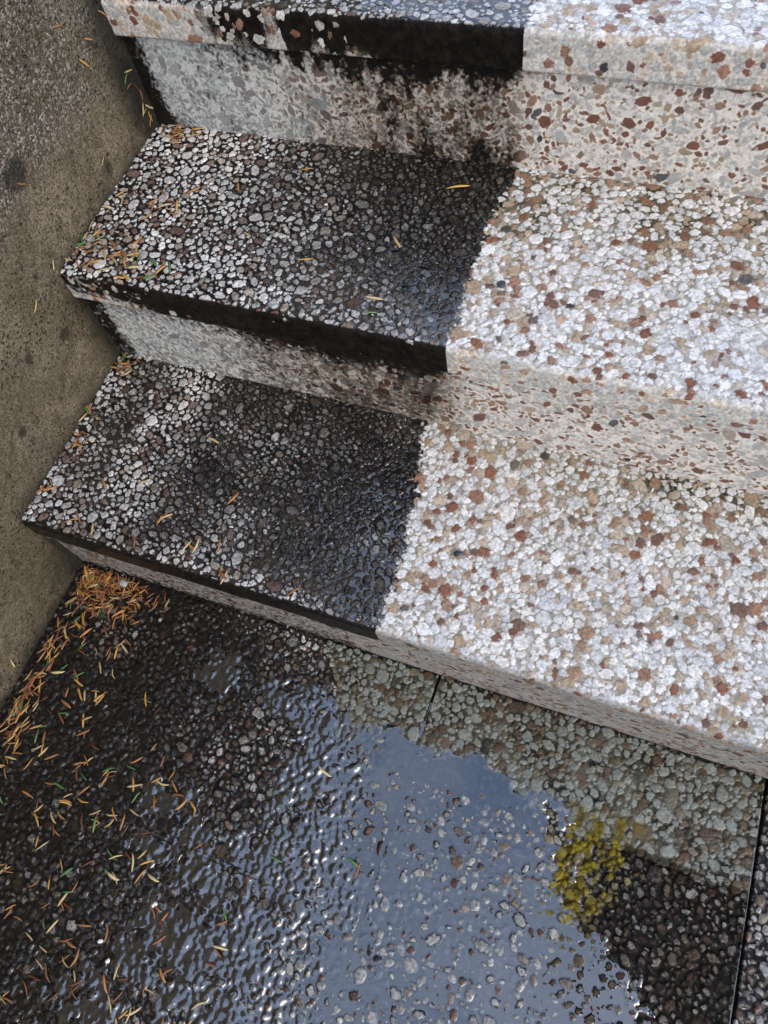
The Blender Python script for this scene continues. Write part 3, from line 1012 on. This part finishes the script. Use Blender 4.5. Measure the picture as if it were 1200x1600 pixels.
# on the wall
for (y, z, c, a, ln, lab) in (
        (.239, .372, 'amber yellow', .55, .019, 'amber needle stuck alone on the wall left of the middle step'),
        (.588, .542, 'orange brown', 2.2, .018, 'orange needle stuck high on the wall near the upper corner'),
        (.546, .535, 'orange brown', 2.5, .018, 'orange brown needle on the upper wall below another orange one'),
        (.520, .520, 'amber yellow', 2.1, .021, 'long amber needle on the upper wall by the dark stained corner'),
        (.468, .414, 'straw', .5, .013, 'pale short needle on the smooth wall above the middle tread'),
        (.627, .437, 'orange brown', 1.9, .018, 'rusty needle in the black corner beside the top riser'),
        (.600, .400, 'straw', 2.3, .022, 'long straw needle hanging in the black corner beside the top riser'),
        (.508, .575, 'orange brown', 2.7, .019, 'orange needle at the very top of the wall'),
        (-.043, .102, 'green', .1, .014, 'short green needle stuck low on the wall below the lowest tread'),
        (-.180, .034, 'straw', 1.2, .020, 'straw needle leaning on the wall foot at the left edge'),
        (.333, .49, 'orange brown', 2.4, .016, 'orange needle on the rough wall at the left edge'),
        (.30, .385, 'straw', .9, .016, 'straw needle stuck on the wall just above the middle step nosing')):
    stick(y, z, 'single', c, rnd, ln, a, lab)
for i in range(10):
    stick(Y3 - rnd.uniform(.0, .03), H2 + rnd.uniform(.01, .10), 'in the black corner between the wall and the top riser', pick(rnd, MIX), rnd)

needles.sort(key=lambda n: -n.score - (9 if n.label else 0))
LIMIT = 298
protos = {}
for n in needles[:LIMIT]:
    key = (n.colour, n.vi)
    if key not in protos:
        ob = bpy.data.objects.new('fallen_needle', PROTO[key])
        protos[key] = ob
    else:
        ob = protos[key].copy()
    COL.objects.link(ob)
    ob.matrix_world = n.M
    if n.label:
        ob['label'] = n.label
        ob['group'] = 'single needles lying apart'
        ob['category'] = 'leaf' if 'leaf' in n.label else 'needle'
    else:
        ob['label'] = WORDS[n.colour] + ' fallen needle ' + n.place
        ob['group'] = WORDS[n.colour] + ' needles ' + n.place
        ob['category'] = 'needle'

rest = needles[LIMIT:]
if rest:
    V, Fc, mi = [], [], []
    mats = list(N_MAT)
    for n in rest:
        v, f = VARIANTS[n.vi]
        o0 = len(V)
        V += [tuple(n.M @ Vector(p)) for p in v]
        Fc += [tuple(i + o0 for i in q) for q in f]
        mi += [mats.index(n.colour)] * len(f)
    me = bpy.data.meshes.new('needle_litter')
    me.from_pydata(V, [], Fc)
    for c in mats:
        me.materials.append(N_MAT[c])
    me.polygons.foreach_set('material_index', mi)
    me.polygons.foreach_set('use_smooth', [True] * len(Fc))
    lit = bpy.data.objects.new('needle_litter', me)
    COL.objects.link(lit)
    lit['kind'] = 'stuff'
    lit['label'] = 'litter of brown and straw needles on the ground and treads by the wall'
    lit['category'] = 'needle litter'

# ------------------------------------------------------------------ loose pebbles
def pebble_material(name, a, b2):
    m, nt, bs = new_mat(name)
    co = nt.nodes.new('ShaderNodeTexCoord').outputs['Object']
    nt.links.new(mixc(nt, ramp(nt, noise(nt, co, 300, 4), .3, .7), a, b2), bs.inputs['Base Color'])
    bs.inputs['Roughness'].default_value = .25
    return m


import bmesh


def pebble(x, y, field, r, flat, mat, seed, label):
    bm = bmesh.new()
    bmesh.ops.create_icosphere(bm, subdivisions=3, radius=1.0)
    rr = random.Random(seed)
    dirs = [(Vector((rr.gauss(0, 1), rr.gauss(0, 1), rr.gauss(0, 1))).normalized(), rr.uniform(.62, .85)) for _ in range(6)]
    for v in bm.verts:
        for d, h in dirs:
            k = v.co.dot(d)
            if k > h:
                v.co -= d * (k - h) * .85
        v.co.x *= r * 1.25
        v.co.y *= r
        v.co.z *= r * flat
    me = bpy.data.meshes.new('pebble')
    bm.to_mesh(me)
    bm.free()
    me.polygons.foreach_set('use_smooth', [True] * len(me.polygons))
    me.materials.append(mat)
    o = bpy.data.objects.new('pebble', me)
    COL.objects.link(o)
    o.location = (x, y, height_at(field, x, y) + r * flat * .7)
    o.rotation_euler = (0, 0, rr.uniform(0, 3))
    o['label'] = label
    o['category'] = 'pebble'


MW = pebble_material('white_quartz', (.70, .71, .74), (.82, .82, .82))
MG = pebble_material('grey_stone', (.25, .28, .29), (.42, .45, .46))
MK = pebble_material('black_stone', (.02, .025, .03), (.07, .08, .09))
pebble(.306, -.463, GROUND_F, .0032, .7, MW, 1, 'small white pebble among needles at bottom left, upper of a close pair')
pebble(.327, -.479, GROUND_F, .0030, .7, MW, 2, 'small white pebble among needles at bottom left, lower of a close pair')
pebble(.357, -.399, GROUND_F, .0036, .7, MW, 3, 'white pebble lying alone on the dark ground above the white pair')
pebble(.090, -.004, GROUND_F, .0068, .6, MG, 4, 'smooth grey pebble beside the needle heap under the lowest step')
pebble(.604, .408, TREADS[1], .0055, .5, MK, 5, 'small black pebble on the scrubbed half of the middle tread')
pebble(.626, .128, TREADS[0], .0052, .5, MK, 6, 'small black pebble on the scrubbed half of the lowest tread')
